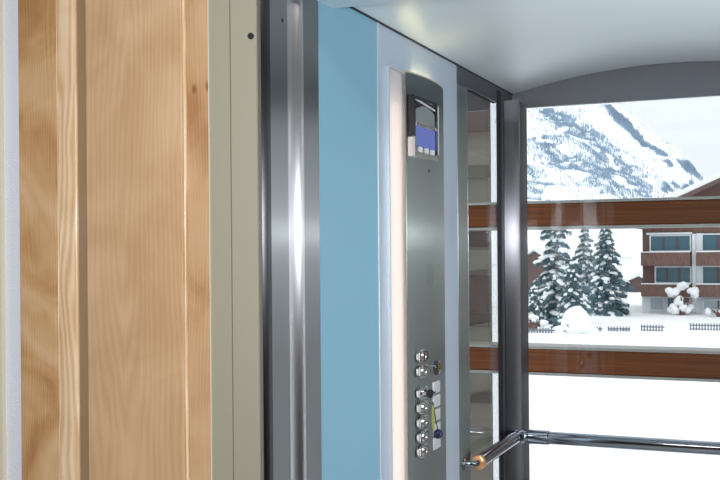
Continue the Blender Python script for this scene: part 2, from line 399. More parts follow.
obj('glazing_bead', bm, M['chrome_satin'], w1)
obj('gasket', box(-.0003, .0028, GY1 + .001, GY1 + .050, .0, 2.09), M['black'], w1)
obj('pane', box(-.006, -.001, GY0, 3.415, .12, GZ), M['glass'], w1)

# back wall: corner posts, arched header, one large pane
w2 = thing('window_2', (W / 2, 3.57, 0), 'large rear car window with dark steel corner post and arched header', 'window', 'structure')
bm = bmesh.new(); prism(bm, [(-.003, 3.595), (-.003, 3.42), (.002, 3.42), (.002, 3.428), (.012, 3.4285), (.030, 3.4315), (.046, 3.4365), (.0505, 3.4395), (.0520, 3.444), (.0405, 3.56), (.0405, 3.595)], 0, 2.066)
bx(bm, -.003, .0405, 3.545, 3.595, 2.066, 2.112)
post = obj('corner_post', bm, M['steel_post'], w2, smooth='auto')
bm = bmesh.new(); tube(bm, [(.0025, 3.430, .0), (.0025, 3.430, 2.063)], .0018, 8); obj('edge_line', bm, M['chrome_satin'], post, smooth='auto')
bm = bmesh.new(); tube(bm, [(.0515, 3.4405, .0), (.0515, 3.4405, 2.063)], .0014, 8); obj('edge_line', bm, M['chrome_satin'], post, smooth='auto')
bm = bmesh.new(); bx(bm, W - .050, W + .045, 3.55, 3.595, 0, 2.1035)
obj('corner_post', bm, M['steel_dark'], w2, bevel=.0015)
n = 40
bm = bmesh.new()
pts = [(x, zc(x, .012)) for x in [W * k / n for k in range(n + 1)]]
prism_y(bm, [(W - .05, 2.055), (.0405, 2.055)] + [(max(.0, min(W, x)), z) for x, z in pts if .0 <= x <= W], 3.55, 3.595)
obj('arched_header', bm, M['steel_dark'], w2)
bm = bmesh.new(); bx(bm, .0410, W - .05, 3.551, 3.585, 2.0525, 2.055)
obj('glazing_bead', bm, M['chrome_satin'], w2)
obj('bottom_rail', box(.05, W - .05, 3.55, 3.595, 0, .12), M['steel_dark'], w2)
obj('pane', box(.0400, W - .05, 3.566, 3.574, .12, 2.055), M['glass'], w2)

# right wall of the car, glazed (beyond the frame of view, lets the daylight in)
wr = flat('wall_car_right', box(W, W + .045, 1.955, 2.905, 0, 2.1035), M['teal'], 'opposite grey green side wall of the lift car', 'wall')
obj('fill_panel', box(1.035, W, 2.27, 2.63, .43, 2.01), M['edge'], wr); obj('fill_line_backing', box(1.035, W, 2.08, 3.42, 1.61, 1.63), M['steel_dark'], wr)  # added backings for the two fill lights, out of view
w3 = thing('window_3', (W, 3.2, 0), 'narrow glazed pane on the opposite side of the lift car', 'window', 'structure')
bm = bmesh.new()
bx(bm, W, W + .012, 2.905, 3.005, 0, 2.1035); bx(bm, W, W + .012, 3.34, 3.55, 0, 2.1035); bx(bm, W, W + .012, 3.005, 3.34, 2.04, 2.1035); bx(bm, W, W + .012, 3.005, 3.34, 0, .12)
obj('window_frame', bm, M['steel_dark'], w3)
obj('pane', box(W + .002, W + .007, 3.005, 3.34, .12, 2.04), M['glass'], w3)
flat('trim_5', box(W, W + .06, 1.70, 1.90, 0, 2.40), M['steel'], 'opposite stainless entrance post', 'door post')

# barrel ceiling
bm = bmesh.new(); top, bot = [], []
n = 48
xs = [W * k / n for k in range(n + 1)]
prism_y(bm, [(x, zc(x)) for x in xs] + [(x, zc(x, .05)) for x in reversed(xs)], 1.955, 3.56)
ce = obj('ceiling', bm, M['ceil'], None, smooth='auto'); tag(ce, 'silvery barrel vaulted ceiling of the lift car', 'ceiling', 'structure')
obj('shadow_strip', box(-.012, .0045, 2.03, 3.55, 2.1005, 2.1045), M['black'], ce)  # solid black strip drawn for the shadow line under the ceiling
flat('roof_car', box(-.06, W + .06, 1.955, 3.6, 2.235, 2.26), M['steel_dark'], 'car roof above the vaulted ceiling', 'roof')
flat('trim_6', box(-.035, W, 1.725, 2.03, 2.079, 2.12), M['ceil'], 'satin door header over the lift entrance', 'door header')
flat('floor_car', box(-.05, W + .05, 1.70, 3.6, -.05, 0.002), M['carfloor'], 'pale grey floor of the lift car', 'floor')

# ------------------------------------------------------------------ control panel
cp = thing('control_panel', (0, 2.54, ZB), 'tall brushed steel lift control panel with backlit opal sides on grey car wall', 'control panel')
PY0, PY1 = 2.437, 2.735
def bow(y, x0=.015, s=.015):
    t = (y - (PY0 + PY1) / 2) / ((PY1 - PY0) / 2); return x0 + s * (1 - t * t)
n = 24
ys = [PY0 + (PY1 - PY0) * k / n for k in range(n + 1)]
bm = bmesh.new(); prism(bm, [(bow(y), y) for y in ys] + [(bow(y) - .0025, y) for y in reversed(ys)], ZB, ZP + .002)
plate = tag(obj('faceplate', bm, M['steel_plate'], cp, smooth='auto'), 'bowed brushed steel faceplate')
bm = bmesh.new(); prism(bm, [(bow(y) - .003, y) for y in ys] + [(bow(y) - .0075, y) for y in reversed(ys)], ZP - .002, ZP + .007)
tag(obj('lit_lip', bm, M['lip'], cp), 'glowing acrylic lip along the top')
bm = bmesh.new(); bx(bm, .000, .003, Y0, Y1, ZB, ZP)
tag(obj('diffuser', bm, M['diffuser'], cp), 'glowing opal light diffuser')
bm = bmesh.new(); bx(bm, 0, .008, Y0 - .003, Y0 + .001, ZB, ZP + .003); bx(bm, 0, .008, Y0 + .001, PY0, ZP, ZP + .003)
obj('diffuser_rim', bm, M['edge'], cp)
tb = bmesh.new(); bx(tb, -.043, -.040, Y0 + .001, Y1 - .001, ZB, ZP); obj('light_box', tb, M['white_plastic'], cp)
for yy in (2.362, 2.392, 2.420, 2.746):
    bm = bmesh.new(); tube(bm, [(-.026, yy, .32), (-.026, yy, 1.925)], .006, 12); obj('light_tube', bm, M['tube'], cp)
bm = bmesh.new(); bx(bm, .0035, .015, PY1 - .010, PY1 - .004, ZB, 1.93); obj('side_spacer', bm, M['chrome_satin'], cp)

tag(obj('top_light', box(.010, .014, PY0 + .08, PY1 - .06, ZP + .000, ZP + .003), M['glow'], cp), 'warm light strip behind the top edge')
# display unit
P = lambda y: bow(y)
DS = -.063
dy0, dy1, dz0, dz1 = 2.503 + DS, 2.686 + DS, 1.795, 1.950
dx = .030
def rect_ring(bm, y0, y1, z0, z1, w, x0, x1):
    bx(bm, x0, x1, y0, y0 + w, z0, z1); bx(bm, x0, x1, y1 - w, y1, z0, z1); bx(bm, x0, x1, y0 + w, y1 - w, z1 - w, z1); bx(bm, x0, x1, y0 + w, y1 - w, z0, z0 + w)
bm = bmesh.new(); rect_ring(bm, dy0, dy1, dz0, dz1, .011, .018, .0360)
dsp = tag(obj('display', bm, M['gloss_black'], cp, bevel=.002), 'black and chrome framed display unit')
bm = bmesh.new(); bx(bm, .018, .0375, dy0 - .001, dy0 + .012, dz0 - .001, 1.842); bx(bm, .018, .0375, dy0 + .012, dy1 + .001, dz0 - .001, dz0 + .0115)
bx(bm, .018, .0375, dy1 - .010, dy1 + .001, dz0 + .0115, 1.90); obj('display_trim', bm, M['chrome_satin'], dsp)
obj('back_glass', box(.018, .0315, dy0 + .011, dy1 - .011, dz0 + .011, dz1 - .011), M['gloss_black'], dsp)
bm = bmesh.new(); prism_x(bm, [(dy0 + .020, 1.883), (dy1 - .016, 1.883)] + [(dy1 - .016 - (dy1 - dy0 - .036) * k / 10, 1.915 + .014 * math.sin(PI * k / 10)) for k in range(11)], .0315, .0328)
obj('upper_window', bm, M['lcd'], dsp)
bm = bmesh.new(); prism_x(bm, [(dy0 + .014, 1.942), (dy1 - .014, 1.930), (dy1 - .014, 1.926), (dy0 + .014, 1.938)], .0315, .0335); obj('hood_line', bm, M['white_plastic'], dsp)
obj('divider', box(.0315, .036, dy0 + .013, dy1 - .011, 1.872, 1.883), M['chrome_satin'], dsp, bevel=.0015)
tag(obj('screen', box(.0315, .0335, dy0 + .020, dy1 - .015, 1.822, 1.872), M['screen'], dsp), 'blue lit screen')
for k in range(3):
    y = 2.545 + DS + k * .047
    obj('display_key', box(.0315, .0395, y - .012, y + .012, 1.806, 1.820), M['white_plastic'], dsp, bevel=.002)
bm = bmesh.new(); bx(bm, .0385, .0395, 2.679 + DS, 2.684 + DS, 1.81, 1.94); obj('bright_edge', bm, M['white_plastic'], dsp)
# small screw below the display
bm = bmesh.new(); y, z = 2.566, 1.764; tube(bm, [(P(y) - .001, y, z), (P(y) + .0012, y, z)], .0045, 12); obj('screw', bm, M['black'], cp)
# speaker grille: rings of drilled holes
bm = bmesh.new(); yc, zc0 = 2.568, 1.489
for ring, cnt in ((0, 1), (.006, 7), (.012, 13), (.018, 19), (.024, 25), (.030, 31)):
    for k in range(cnt):
        a = 2 * PI * k / cnt
        y, z = yc + ring * math.cos(a), zc0 + ring * math.sin(a)
        tube(bm, [(P(y) - .001, y, z), (P(y) + .0003, y, z)], .0009, 6)
tag(obj('speaker_grille', bm, M['black'], cp), 'round grille of drilled holes')

# push buttons: chromed bezel, raised cap with a ring and an engraved sign
SIGN = {
 '5': [(-.3, .5, .3, .5), (-.3, .5, -.3, 0), (-.3, 0, .3, 0), (.3, 0, .3, -.5), (.3, -.5, -.3, -.5)],
}
def button(y, z, kind):
    x = P(y)
    h, w = .0160, .070
    def outline(hw, hh, nn=28):
        out = []
        for k in range(nn):
            a = 2 * PI * k / nn
            c, s = math.cos(a), math.sin(a)
            out.append((y + hw * math.copysign(abs(c) ** .55, c), z + hh * math.copysign(abs(s) ** .55, s)))
        return out
    bm = bmesh.new(); prism_x(bm, outline(w / 2, h), x - .002, x + .0095)
    b = obj('button', bm, M['chrome_button'], cp, bevel=.0025)
    bm = bmesh.new()
    def ring(r0, r1, x0, x1, nn=28):
        A, B, D, E_ = [], [], [], []
        for k in range(nn):
            a = 2 * PI * k / nn; c, s = math.cos(a), math.sin(a)
            A.append(bm.verts.new((x0, y + r0 * c, z + r0 * s))); B.append(bm.verts.new((x0, y + r1 * c, z + r1 * s)))
            D.append(bm.verts.new((x1, y + r0 * c, z + r0 * s))); E_.append(bm.verts.new((x1, y + r1 * c, z + r1 * s)))
        for k in range(nn):
            j = (k + 1) % nn
            bm.faces.new((D[k], D[j], E_[j], E_[k])); bm.faces.new((B[k], B[j], E_[j], E_[k])); bm.faces.new((A[k], A[j], D[j], D[k]))
    ring(.0105, .0145, x + .0075, x + .0125); obj('button_ring', bm, M['chrome_satin'], b, smooth='auto')
    bm = bmesh.new(); tube(bm, [(x + .0075, y, z), (x + .0110, y, z)], .0103, 20); obj('button_cap', bm, M['gloss_black'] if kind == 'key' else M['chrome_button'], b)
    return b
for z in (1.284, 1.245, 1.189, 1.152, 1.114, 1.077, 1.040):
    button(2.502, z, 'key' if abs(z - 1.189) < .001 else 'push')
# key switch beside the second button
y, z = 2.606, 1.243; x = P(y)
bm = bmesh.new(); tube(bm, [(x - .002, y, z), (x + .008, y, z), (x + .010, y, z)], [.0195, .0195, .0165], 24); ks = tag(obj('key_switch', bm, M['chrome'], cp, smooth='auto'), 'round key switch with brassy core')
bm = bmesh.new(); tube(bm, [(x + .008, y, z), (x + .0115, y, z)], .0125, 18); cr = obj('lock_core', bm, M['brass'], ks)
obj('key_slot', box(x + .0113, x + .0120, y - .0015, y + .0015, z - .006, z + .006), M['black'], ks)
# floor label plates beside the lower five buttons
for z in (1.191, 1.154, 1.117, 1.080, 1.042):
    y = 2.608; x = P(y)
    obj('label_plate', box(x - .002, x + .0035, y - .028, y + .028, z - .0155, z + .0155), M['label_silver'], cp, bevel=.0018)

# bunch of keys hanging from the key in the third button row
kx, ky, kz = P(2.502) + .0105, 2.478, 1.191
kr = thing('key_ring', (kx, ky, kz), 'key in the lock with olive green tag and dark blue fob hanging over the buttons', 'keys')
bm = bmesh.new(); bx(bm, kx - .001, kx + .014, ky - .0012, ky + .0012, kz - .004, kz + .004); kk = obj('key', bm, M['chrome'], kr)
bm = bmesh.new(); tube(bm, [(kx + .0235, ky - .0016, kz), (kx + .0235, ky + .0016, kz)], .0115, 20); obj('key_bow', bm, M['gloss_black'], kk, bevel=.001)
def loop(c, r, t, ax):
    bm = bmesh.new(); m, s_ = 24, 8; R = []
    u = Vector(ax[0]); v = Vector(ax[1]); w_ = u.cross(v)
    for i in range(m):
        a = 2 * PI * i / m; d = u * math.cos(a) + v * math.sin(a)
        R.append([bm.verts.new(Vector(c) + d * (r + t * math.cos(2 * PI * j / s_)) + w_ * t * math.sin(2 * PI * j / s_)) for j in range(s_)])
    for i in range(m):
        for j in range(s_):
            bm.faces.new((R[i][j], R[(i + 1) % m][j], R[(i + 1) % m][(j + 1) % s_], R[i][(j + 1) % s_]))
    return bm
obj('ring', loop((kx + .026, ky + .010, kz - .010), .017, .0015, ((0, .9, .43), (.5, -.37, .78))), M['chrome'], kr, smooth=True)
bm = bmesh.new(); tube(bm, [(kx + .022, ky - .001 + .014 * math.cos(a), kz + .0 + .009 * math.sin(a)) for a in (0, 1.2, 2.4, 3.6)], .004, 8); bm.free()
bm = bmesh.new()
pts = [(ky + .012 + .0075 * math.cos(a), kz - .062 + .033 * math.sin(a)) for a in [2 * PI * k / 20 for k in range(20)]]
prism_x(bm, pts, kx + .024, kx + .028); tag(obj('tag', bm, M['tagfob'], kr, bevel=.001), 'olive green oval tag')
bm = bmesh.new(); tube(bm, [(kx + .026, ky + .010, kz - .022), (kx + .026, ky + .012, kz - .032)], .0015, 8); obj('link', bm, M['chrome'], kr)
bm = bmesh.new(); bmesh.ops.create_uvsphere(bm, u_segments=20, v_segments=12, radius=.0125); bmesh.ops.translate(bm, verts=bm.verts[:], vec=(kx + .030, ky + .040, kz - .108))
tag(obj('fob', bm, M['navy'], kr, smooth=True), 'glossy dark blue ball fob')
bm = bmesh.new(); tube(bm, [(kx + .026, ky + .013, kz - .022), (kx + .0285, ky + .026, kz - .070), (kx + .030, ky + .038, kz - .098)], .0014, 8); obj('cord', bm, M['gloss_black'], kr)

# ------------------------------------------------------------------ handrail
RX, RY, RZ, RR = .038, 3.448, .921, .0210
hr = thing('handrail', (RX, RY, 0), 'polished chrome handrail with elbow and post rounding the rear corner of the lift car', 'handrail')
tag(obj('side_rail', (lambda b: (tube(b, [(RX, 2.975, RZ), (RX, 3.413, RZ)], RR, 28), b)[1])(bmesh.new()), M['chrome'], hr, smooth='auto'), 'short rail along the side glass')
pts = []
for k in range(9):
    a = PI / 2 * k / 8
    pts.append((RX + .035 * (1 - math.cos(a)), 3.413 + .035 * math.sin(a), RZ))
bm = bmesh.new(); tube(bm, pts, RR * 1.10, 28); obj('elbow', bm, M['chrome'], hr, smooth='auto')
bm = bmesh.new(); tube(bm, [(RX + .035, RY, RZ), (RX + .038, RY, RZ), (RX + .105, RY, RZ), (RX + .108, RY, RZ)], [RR, RR * 1.14, RR * 1.14, RR], 28); obj('collar', bm, M['chrome'], hr, smooth='auto')
bm = bmesh.new(); tube(bm, [(RX + .07, RY, RZ), (W - .06, RY, RZ)], RR, 28); tag(obj('rear_rail', bm, M['chrome'], hr, smooth='auto'), 'long rail across the rear window')
bm = bmesh.new(); tube(bm, [(RX + .006, 3.448, .002), (RX + .006, 3.448, RZ - .010)], .0105, 20); pst = obj('post', bm, M['chrome'], hr, smooth='auto')
bm = bmesh.new(); tube(bm, [(RX + .006, 3.448, .002), (RX + .006, 3.448, .012)], .03, 24); obj('post_flange', bm, M['chrome'], pst, smooth='auto')
bm = bmesh.new(); tube(bm, [(RX, 2.962, RZ), (RX, 2.965, RZ), (RX, 2.972, RZ), (RX, 2.976, RZ)], [RR * .72, RR * 1.0, RR * 1.08, RR * 1.08], 28); tag(obj('end_ring', bm, M['reflection'], hr, smooth='auto'), 'end ring with orange wood reflection painted on')
bm = bmesh.new(); tube(bm, [(.0022, 2.938, RZ), (.008, 2.938, RZ), (.010, 2.938, RZ)], [.019, .019, .012], 24)
br = obj('bracket', bm, M['chrome'], hr, smooth='auto')
bm = bmesh.new(); tube(bm, [(.009, 2.938, RZ), (.020, 2.939, RZ), (.031, 2.945, RZ), (.037, 2.964, RZ)], .0105, 16); obj('bracket_arm', bm, M['chrome'], br, smooth='auto')

# ------------------------------------------------------------------ lift shaft
def beam(z0, z1, label):
    t = thing('timber_beam', (.6, 3.85, z0), label, 'beam', 'thing')
    obj('beam_face', box(-.9, 1.56, 3.80, 3.92, z0 + .006, z1 - .006), M['beam'], t, bevel=.004)
    obj('side_run', box(1.42, 1.54, 1.9, 3.80, z0 + .006, z1 - .006), M['beam'], t, bevel=.004)
    obj('cap_strip', box(-.9, 1.56, 3.795, 3.925, z1 - .006, z1 + .004), M['bead'], t)
    obj('cap_strip', box(-.9, 1.56, 3.795, 3.925, z0 - .004, z0 + .006), M['bead'], t)
beam(1.637, 1.735, 'upper brown timber beam crossing outside the rear window, level with the mountain foot')
beam(1.093, 1.193, 'lower brown timber beam crossing outside the rear window, just above the handrail')
ww = flat('wall_wing_added', box(1.95, 2.15, 3.0, 16, -3.2, 6.5), M['dark_wood'], 'added brown timber wall beyond the lift, out of the frame, darkening reflections', 'wall')  # unseen wall added to darken reflections in glass and steel
for z0, z1 in ((-1.6, -.9), (.2, .85), (1.38, 1.60), (2.0, 2.5), (3.3, 4.0)): obj('ledge', box(1.90, 1.95, 3.0, 16, z0, z1), M['stair_beige'], ww)  # beige bands added to shape those reflections
sw = flat('wall_shaft', box(-1.6, -.203, 3.97, 3.99, -3.2, 3.2), M['stair_beige'], 'beige stairwell wall with brown ledges seen through the narrow side pane', 'wall')
for z0, z1 in ((2.03, 2.30), (1.845, 1.895), (1.558, 1.66), (1.312, 1.458), (1.252, 1.305), (.951, .99)):
    obj('ledge', box(-1.6, -.200, 3.945, 3.97, z0, z1), M['stair_brown'], sw)

# ------------------------------------------------------------------ outdoors
GZ0 = -3.0
def ground(x, y):
    near = min(1.0, max(0.0, (y - 100) / 150.0))
    return GZ0 + .16 * noise.noise(Vector((x * .07, y * .05, 3.0))) * (1 if y > 62 else .35) + near * 0
bm = bmesh.new(); gx = [-70 + 2.2 * i for i in range(64)]; gy = [4.3 + 1.5 * i for i in range(54)] + [86 + 9 * i for i in range(26)]
g = [[bm.verts.new((x * (1 if y < 90 else 1 + (y - 90) / 90), y, ground(x, y))) for x in gx] for y in gy]
for a, b in zip(g, g[1:]):
    for k in range(len(gx) - 1): bm.faces.new((a[k], a[k + 1], b[k + 1], b[k]))
sf = obj('snow_field', bm, M['snow'], None, smooth=True); tag(sf, 'smooth white snow field stretching from the lift to the trees', 'snow', 'structure')

RIDGE = [(-560, 330), (-333, 249), (-244, 203), (-201, 172), (-161, 143), (-135, 127), (-117, 107), (-90, 85), (-77, 68), (-60, 55), (-30, 42), (20, 32), (200, 30)]
def zr(x):
    for (a, h0), (b, h1) in zip(RIDGE, RIDGE[1:]):
        if x <= b: return h0 + (h1 - h0) * max(0, (x - a) / (b - a))
    return 30
def Hm(x, y):
    t = (y - 250) / 750.0
    if t <= 1: base = -3 + (zr(x) + 3) * t
    else: base = zr(x) * (1 - (t - 1) * .8)
    k = min(1, max(0, t * 3)) * (1 if t < 1 else .4)
    p = Vector((x * .012, y * .006, 0))
    return base + k * (7 * noise.noise(p * 2.2) + 4.5 * noise.noise(p * 6) + 2.2 * noise.noise(p * 15)) * (.6 if t > .95 else 1)
def mountain_mat():
    m, nt, b = new_mat('snowy mountainside')
    tc = N(nt, 'ShaderNodeTexCoord'); mp = N(nt, 'ShaderNodeMapping'); mp.inputs['Scale'].default_value = (.16, .035, .06); mp.inputs['Rotation'].default_value = (0, .5, 0)
    n1 = N(nt, 'ShaderNodeTexNoise'); n1.inputs['Scale'].default_value = 1.4; n1.inputs['Detail'].default_value = 7; n1.inputs['Roughness'].default_value = .68
    L(nt, tc.outputs['Object'], mp.inputs['Vector']); L(nt, mp.outputs[0], n1.inputs['Vector'])
    cr = N(nt, 'ShaderNodeValToRGB'); e = cr.color_ramp.elements
    e[0].position = .585; e[0].color = (.90, .925, .95, 1); e[1].position = .70; e[1].color = (.46, .53, .60, 1)
    L(nt, n1.outputs[0], cr.inputs[0]); L(nt, cr.outputs[0], b.inputs['Base Color'])
    b.inputs['Roughness'].default_value = .9; b.inputs['Specular IOR Level'].default_value = .1
    return m
bm = bmesh.new(); mx = [-480 + 5 * i for i in range(125)]; my = [250 + 10 * i for i in range(100)]
g = [[bm.verts.new((x, y, Hm(x, y))) for x in mx] for y in my]
for a, b in zip(g, g[1:]):
    for k in range(len(mx) - 1): bm.faces.new((a[k], a[k + 1], b[k + 1], b[k]))
mo = obj('mountain', bm, mountain_mat(), None, smooth=True); tag(mo, 'snow covered mountainside rising behind the trees and chalet', 'mountain', 'structure')

# distant forest in bands running down the slope
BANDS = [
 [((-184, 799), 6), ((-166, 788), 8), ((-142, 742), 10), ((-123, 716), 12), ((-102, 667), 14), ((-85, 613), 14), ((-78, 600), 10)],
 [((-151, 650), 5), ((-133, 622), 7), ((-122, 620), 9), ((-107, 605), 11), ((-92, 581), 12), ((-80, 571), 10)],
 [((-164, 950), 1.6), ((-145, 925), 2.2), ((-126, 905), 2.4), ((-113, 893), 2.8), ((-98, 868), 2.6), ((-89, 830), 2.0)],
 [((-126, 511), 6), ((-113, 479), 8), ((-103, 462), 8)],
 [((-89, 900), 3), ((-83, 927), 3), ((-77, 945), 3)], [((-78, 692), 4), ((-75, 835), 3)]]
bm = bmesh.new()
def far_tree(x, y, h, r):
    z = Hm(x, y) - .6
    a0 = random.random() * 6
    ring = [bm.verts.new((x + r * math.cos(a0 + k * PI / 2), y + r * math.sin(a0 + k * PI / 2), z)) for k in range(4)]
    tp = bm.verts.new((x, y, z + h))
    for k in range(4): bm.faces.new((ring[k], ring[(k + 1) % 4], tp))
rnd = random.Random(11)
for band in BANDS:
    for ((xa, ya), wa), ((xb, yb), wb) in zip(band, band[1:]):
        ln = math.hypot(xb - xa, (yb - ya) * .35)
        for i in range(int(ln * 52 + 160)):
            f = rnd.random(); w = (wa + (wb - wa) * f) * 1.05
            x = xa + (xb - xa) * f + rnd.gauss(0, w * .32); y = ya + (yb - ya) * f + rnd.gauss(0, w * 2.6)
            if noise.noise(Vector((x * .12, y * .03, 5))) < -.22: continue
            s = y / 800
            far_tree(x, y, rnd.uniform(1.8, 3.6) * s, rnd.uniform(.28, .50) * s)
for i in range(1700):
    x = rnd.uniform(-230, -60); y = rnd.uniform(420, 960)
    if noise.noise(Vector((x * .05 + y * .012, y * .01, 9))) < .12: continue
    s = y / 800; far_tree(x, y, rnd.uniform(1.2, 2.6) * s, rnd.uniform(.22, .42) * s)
fo = obj('forest', bm, M['forest']); tag(fo, 'haze tinted distant forest in slanting bands on the snowy mountainside', 'forest', 'stuff')

# snow laden fir trees
def fir(loc, h, r, label, seed, trunk=.14, bare=.06, density=1.0, snowy=1.0):
    rd = random.Random(seed)
    t = thing('fir_tree', loc, label, 'tree', None, 'snow laden firs behind the field')
    X, Y, Z = loc
    bm = bmesh.new(); tube(bm, [(X, Y, Z - .3), (X + .03, Y, Z + h * .5), (X, Y, Z + h * .97)], [trunk * 1.2, trunk * .75, .02], 10); obj('trunk', bm, M['bark'], t, smooth='auto')
    nb, sb = bmesh.new(), bmesh.new()
    z = bare * h
    lev = 0
    while z < h * .97:
        f = z / h
        br = r * (1 - f) ** .82 * rd.uniform(.78, 1.12) + .08
        cnt = max(4, int((8 - 3.5 * f) * density))
        for k in range(cnt):
            a = 2 * PI * (k + rd.random() * .7) / cnt + lev
            ln = br * rd.uniform(.5, 1.3)
            d = Vector((math.cos(a), math.sin(a), 0)); sd = Vector((-d.y, d.x, 0))
            dr = rd.uniform(.18, .42)
            rot = (Matrix.Rotation(a, 3, 'Z') @ Matrix.Rotation(dr, 3, 'Y'))
            for j in range(3):
                u = (.30, .62, .92)[j] * rd.uniform(.9, 1.1)
                pl = ln * (.27, .24, .17)[j] + .05; pw = ln * (.14, .17, .10)[j] + .07
                c = Vector((X, Y, Z + z)) + d * ln * u + sd * rd.uniform(-.12, .12) * ln + Vector((0, 0, -(.22 + .18 * u) * ln * u))
                lump(nb, c + Vector((0, 0, -.05)), (pl, pw, .10 + .05 * ln), 1, 1.2, rd.random() * 20, rot)
                for q in range(7):
                    b0 = c + rot @ Vector((rd.uniform(-.9, 1) * pl, rd.uniform(-1, 1) * pw, -.04))
                    tip = b0 + d * rd.uniform(-.02, .22) + sd * rd.uniform(-.18, .18) + Vector((0, 0, -rd.uniform(.10, .36)))
                    w_ = .05
                    v0 = nb.verts.new(b0 + sd * w_); v1 = nb.verts.new(b0 - sd * w_); v2 = nb.verts.new(b0 + d * .07); v3 = nb.verts.new(tip)
                    nb.faces.new((v0, v1, v3)); nb.faces.new((v1, v2, v3)); nb.faces.new((v2, v0, v3)); nb.faces.new((v0, v2, v1))
                if rd.random() < .74 * snowy:
                    lump(sb, c + Vector((0, 0, .07 + .03 * ln)), (pl * rd.uniform(.7, 1.15), pw * rd.uniform(.7, 1.15), .07 + .09 * ln * rd.random()), 1, .9, rd.random() * 20, rot)
        z += max(.22, h * .050) * rd.uniform(.8, 1.25) / density
        lev += .7
    lump(sb, (X, Y, Z + h * .95), (.07, .07, .16), 1, .2, 1)
    obj('foliage', nb, M['needles'], t); tag(obj('snow_clumps', sb, M['snow'], t, smooth=True), 'snow lying on the branches')
    return t
fir((-13.4, 66.0, -3), 7.9, 2.45, 'broad snow laden fir with thick reddish trunk next to the dark corner post', 3, .30, .10, .92, 1.0)
fir((-11.75, 75.0, -3), 6.7, 1.75, 'tall dark slender fir with snowy crown, closest to the chalet', 8, .16, .02, 1.15, .8)
fir((-11.2, 60.2, -3), 4.0, 1.05, 'mid sized snowy fir standing right behind the big snow mound', 12, .12, .03, 1.1, .9)
fir((-13.9, 62.2, -3), 2.5, .80, 'small pale snow dusted fir beneath the broad fir by the corner post', 21, .08, .02, 1.2, 1.2)
fir((-14.9, 84.0, -3), 7.0, 1.7, 'half hidden fir behind the gap between broad and slender firs', 27, .15, .03, 1.0, 1.0)

# snowed-over bushes
mb = thing('snow_mound', (-10.45, 57.6, -3), 'big rounded snow mound covering a bush in front of the firs', 'snow mound')
bm = bmesh.new(); lump(bm, (-10.45, 57.6, -2.55), (.84, .85, 1.0), 3, .18, 4.0); lump(bm, (-11.25, 57.9, -2.95), (.7, .8, .35), 3, .1, 2.0); lump(bm, (-9.75, 58, -2.95), (.5, .6, .30), 3, .1, 2.0)
obj('snow_cap', bm, M['snow'], mb, smooth=True)
bm = bmesh.new(); rd = random.Random(2)
for k in range(14):
    x = -11.0 + rd.random() * .5; z = -2.9 + rd.random() * .3
    tube(bm, [(x, 56.95, z), (x + rd.uniform(-.15, .15), 56.8, z + rd.uniform(.05, .2))], .02, 5)
obj('twig', bm, M['bark'], mb)
def shrub(loc, hh, ww, label, balls, seed):
    rd = random.Random(seed); t = thing('snowy_shrub', loc, label, 'shrub'); X, Y, Z = loc
    b = bmesh.new()
    for k in range(26):
        a = rd.random() * 6.28; l = rd.uniform(.3, 1)
        tube(b, [(X + rd.uniform(-.15, .15), Y, Z - .1), (X + ww * .5 * l * math.cos(a), Y + ww * .4 * math.sin(a), Z + hh * .55 * l), (X + ww * l * math.cos(a), Y + ww * .5 * math.sin(a), Z + hh * rd.uniform(.5, .9) * l)], [.05, .035, .015], 5)
    obj('branches', b, M['bark'], t)
    b = bmesh.new()
    for dx_, dz_, r_ in balls:
        for q in range(6):
            k_ = r_ * rd.uniform(.45, .62)
            lump(b, (X + dx_ + rd.uniform(-.45, .45) * r_, Y + rd.uniform(-.3, .3), Z + dz_ + rd.uniform(-.40, .40) * r_), (k_, k_, k_ * .9), 2, .35, rd.random() * 9)
    obj('snow_clumps', b, M['snow'], t, smooth=True)
shrub((-6.6, 76.0, -3), 2.0, 1.0, 'snow capped shrub with three white balls before the chalet', [(-.65, 1.55, .50), (.05, 2.0, .42), (.72, 1.5, .52), (-.2, 1.0, .45), (.3, .5, .5), (-.6, .35, .5)], 5)
shrub((-13.1, 58.3, -3), 1.1, .9, 'low snow dusted shrub by the fence near the corner post', [(-.5, .45, .32), (.1, .7, .30), (.6, .4, .34), (.9, .15, .3)], 6)
shrub((-4.0, 75.0, -3), .8, 1.0, 'low twiggy shrub under the chalet window at the picture edge', [(-.7, .25, .32), (.1, .4, .22), (.8, .2, .3)], 9)

# short fence pieces standing out of the snow
def fence(x0, x1, y, label, h=.32, pitch=.16):
    t = thing('picket_fence', ((x0 + x1) / 2, y, GZ0), label, 'fence', None, 'picket fence tops in the snow')
    b = bmesh.new(); x = x0
    while x <= x1 + 1e-6:
        bx(b, x - .035, x + .035, y, y + .03, GZ0 - .2, GZ0 + h); x += pitch
    obj('picket', b, M['fence'], t)
    obj('fence_rail', box(x0 - .05, x1 + .05, y + .03, y + .07, GZ0 + h - .16, GZ0 + h - .09), M['fence'], t)
    b = bmesh.new()
    for k in range(6):
        lump(b, (x0 + (x1 - x0) * (k + .5) / 6, y + .15, GZ0 + .02), ((x1 - x0) / 7, .12, .10), 1, .3, k * 1.3)
    obj('snow_drift', b, M['snow'], t, smooth=True)
fence(-13.0, -11.6, 57.0, 'fence tops half buried between the corner post and the snow mound', .28)
fence(-9.75, -9.35, 59.2, 'shortest fence piece just past the snow mound', .26)
fence(-9.0, -8.45, 59.5, 'short fence piece, second one past the snow mound', .26)
fence(-8.35, -7.85, 59.6, 'short fence piece, third one past the snow mound', .26)
fence(-7.25, -6.05, 60.1, 'longer fence piece with clear pickets below the left chalet windows', .36)
fence(-4.75, -2.2, 61.8, 'longest fence piece running out at the picture edge', .38)

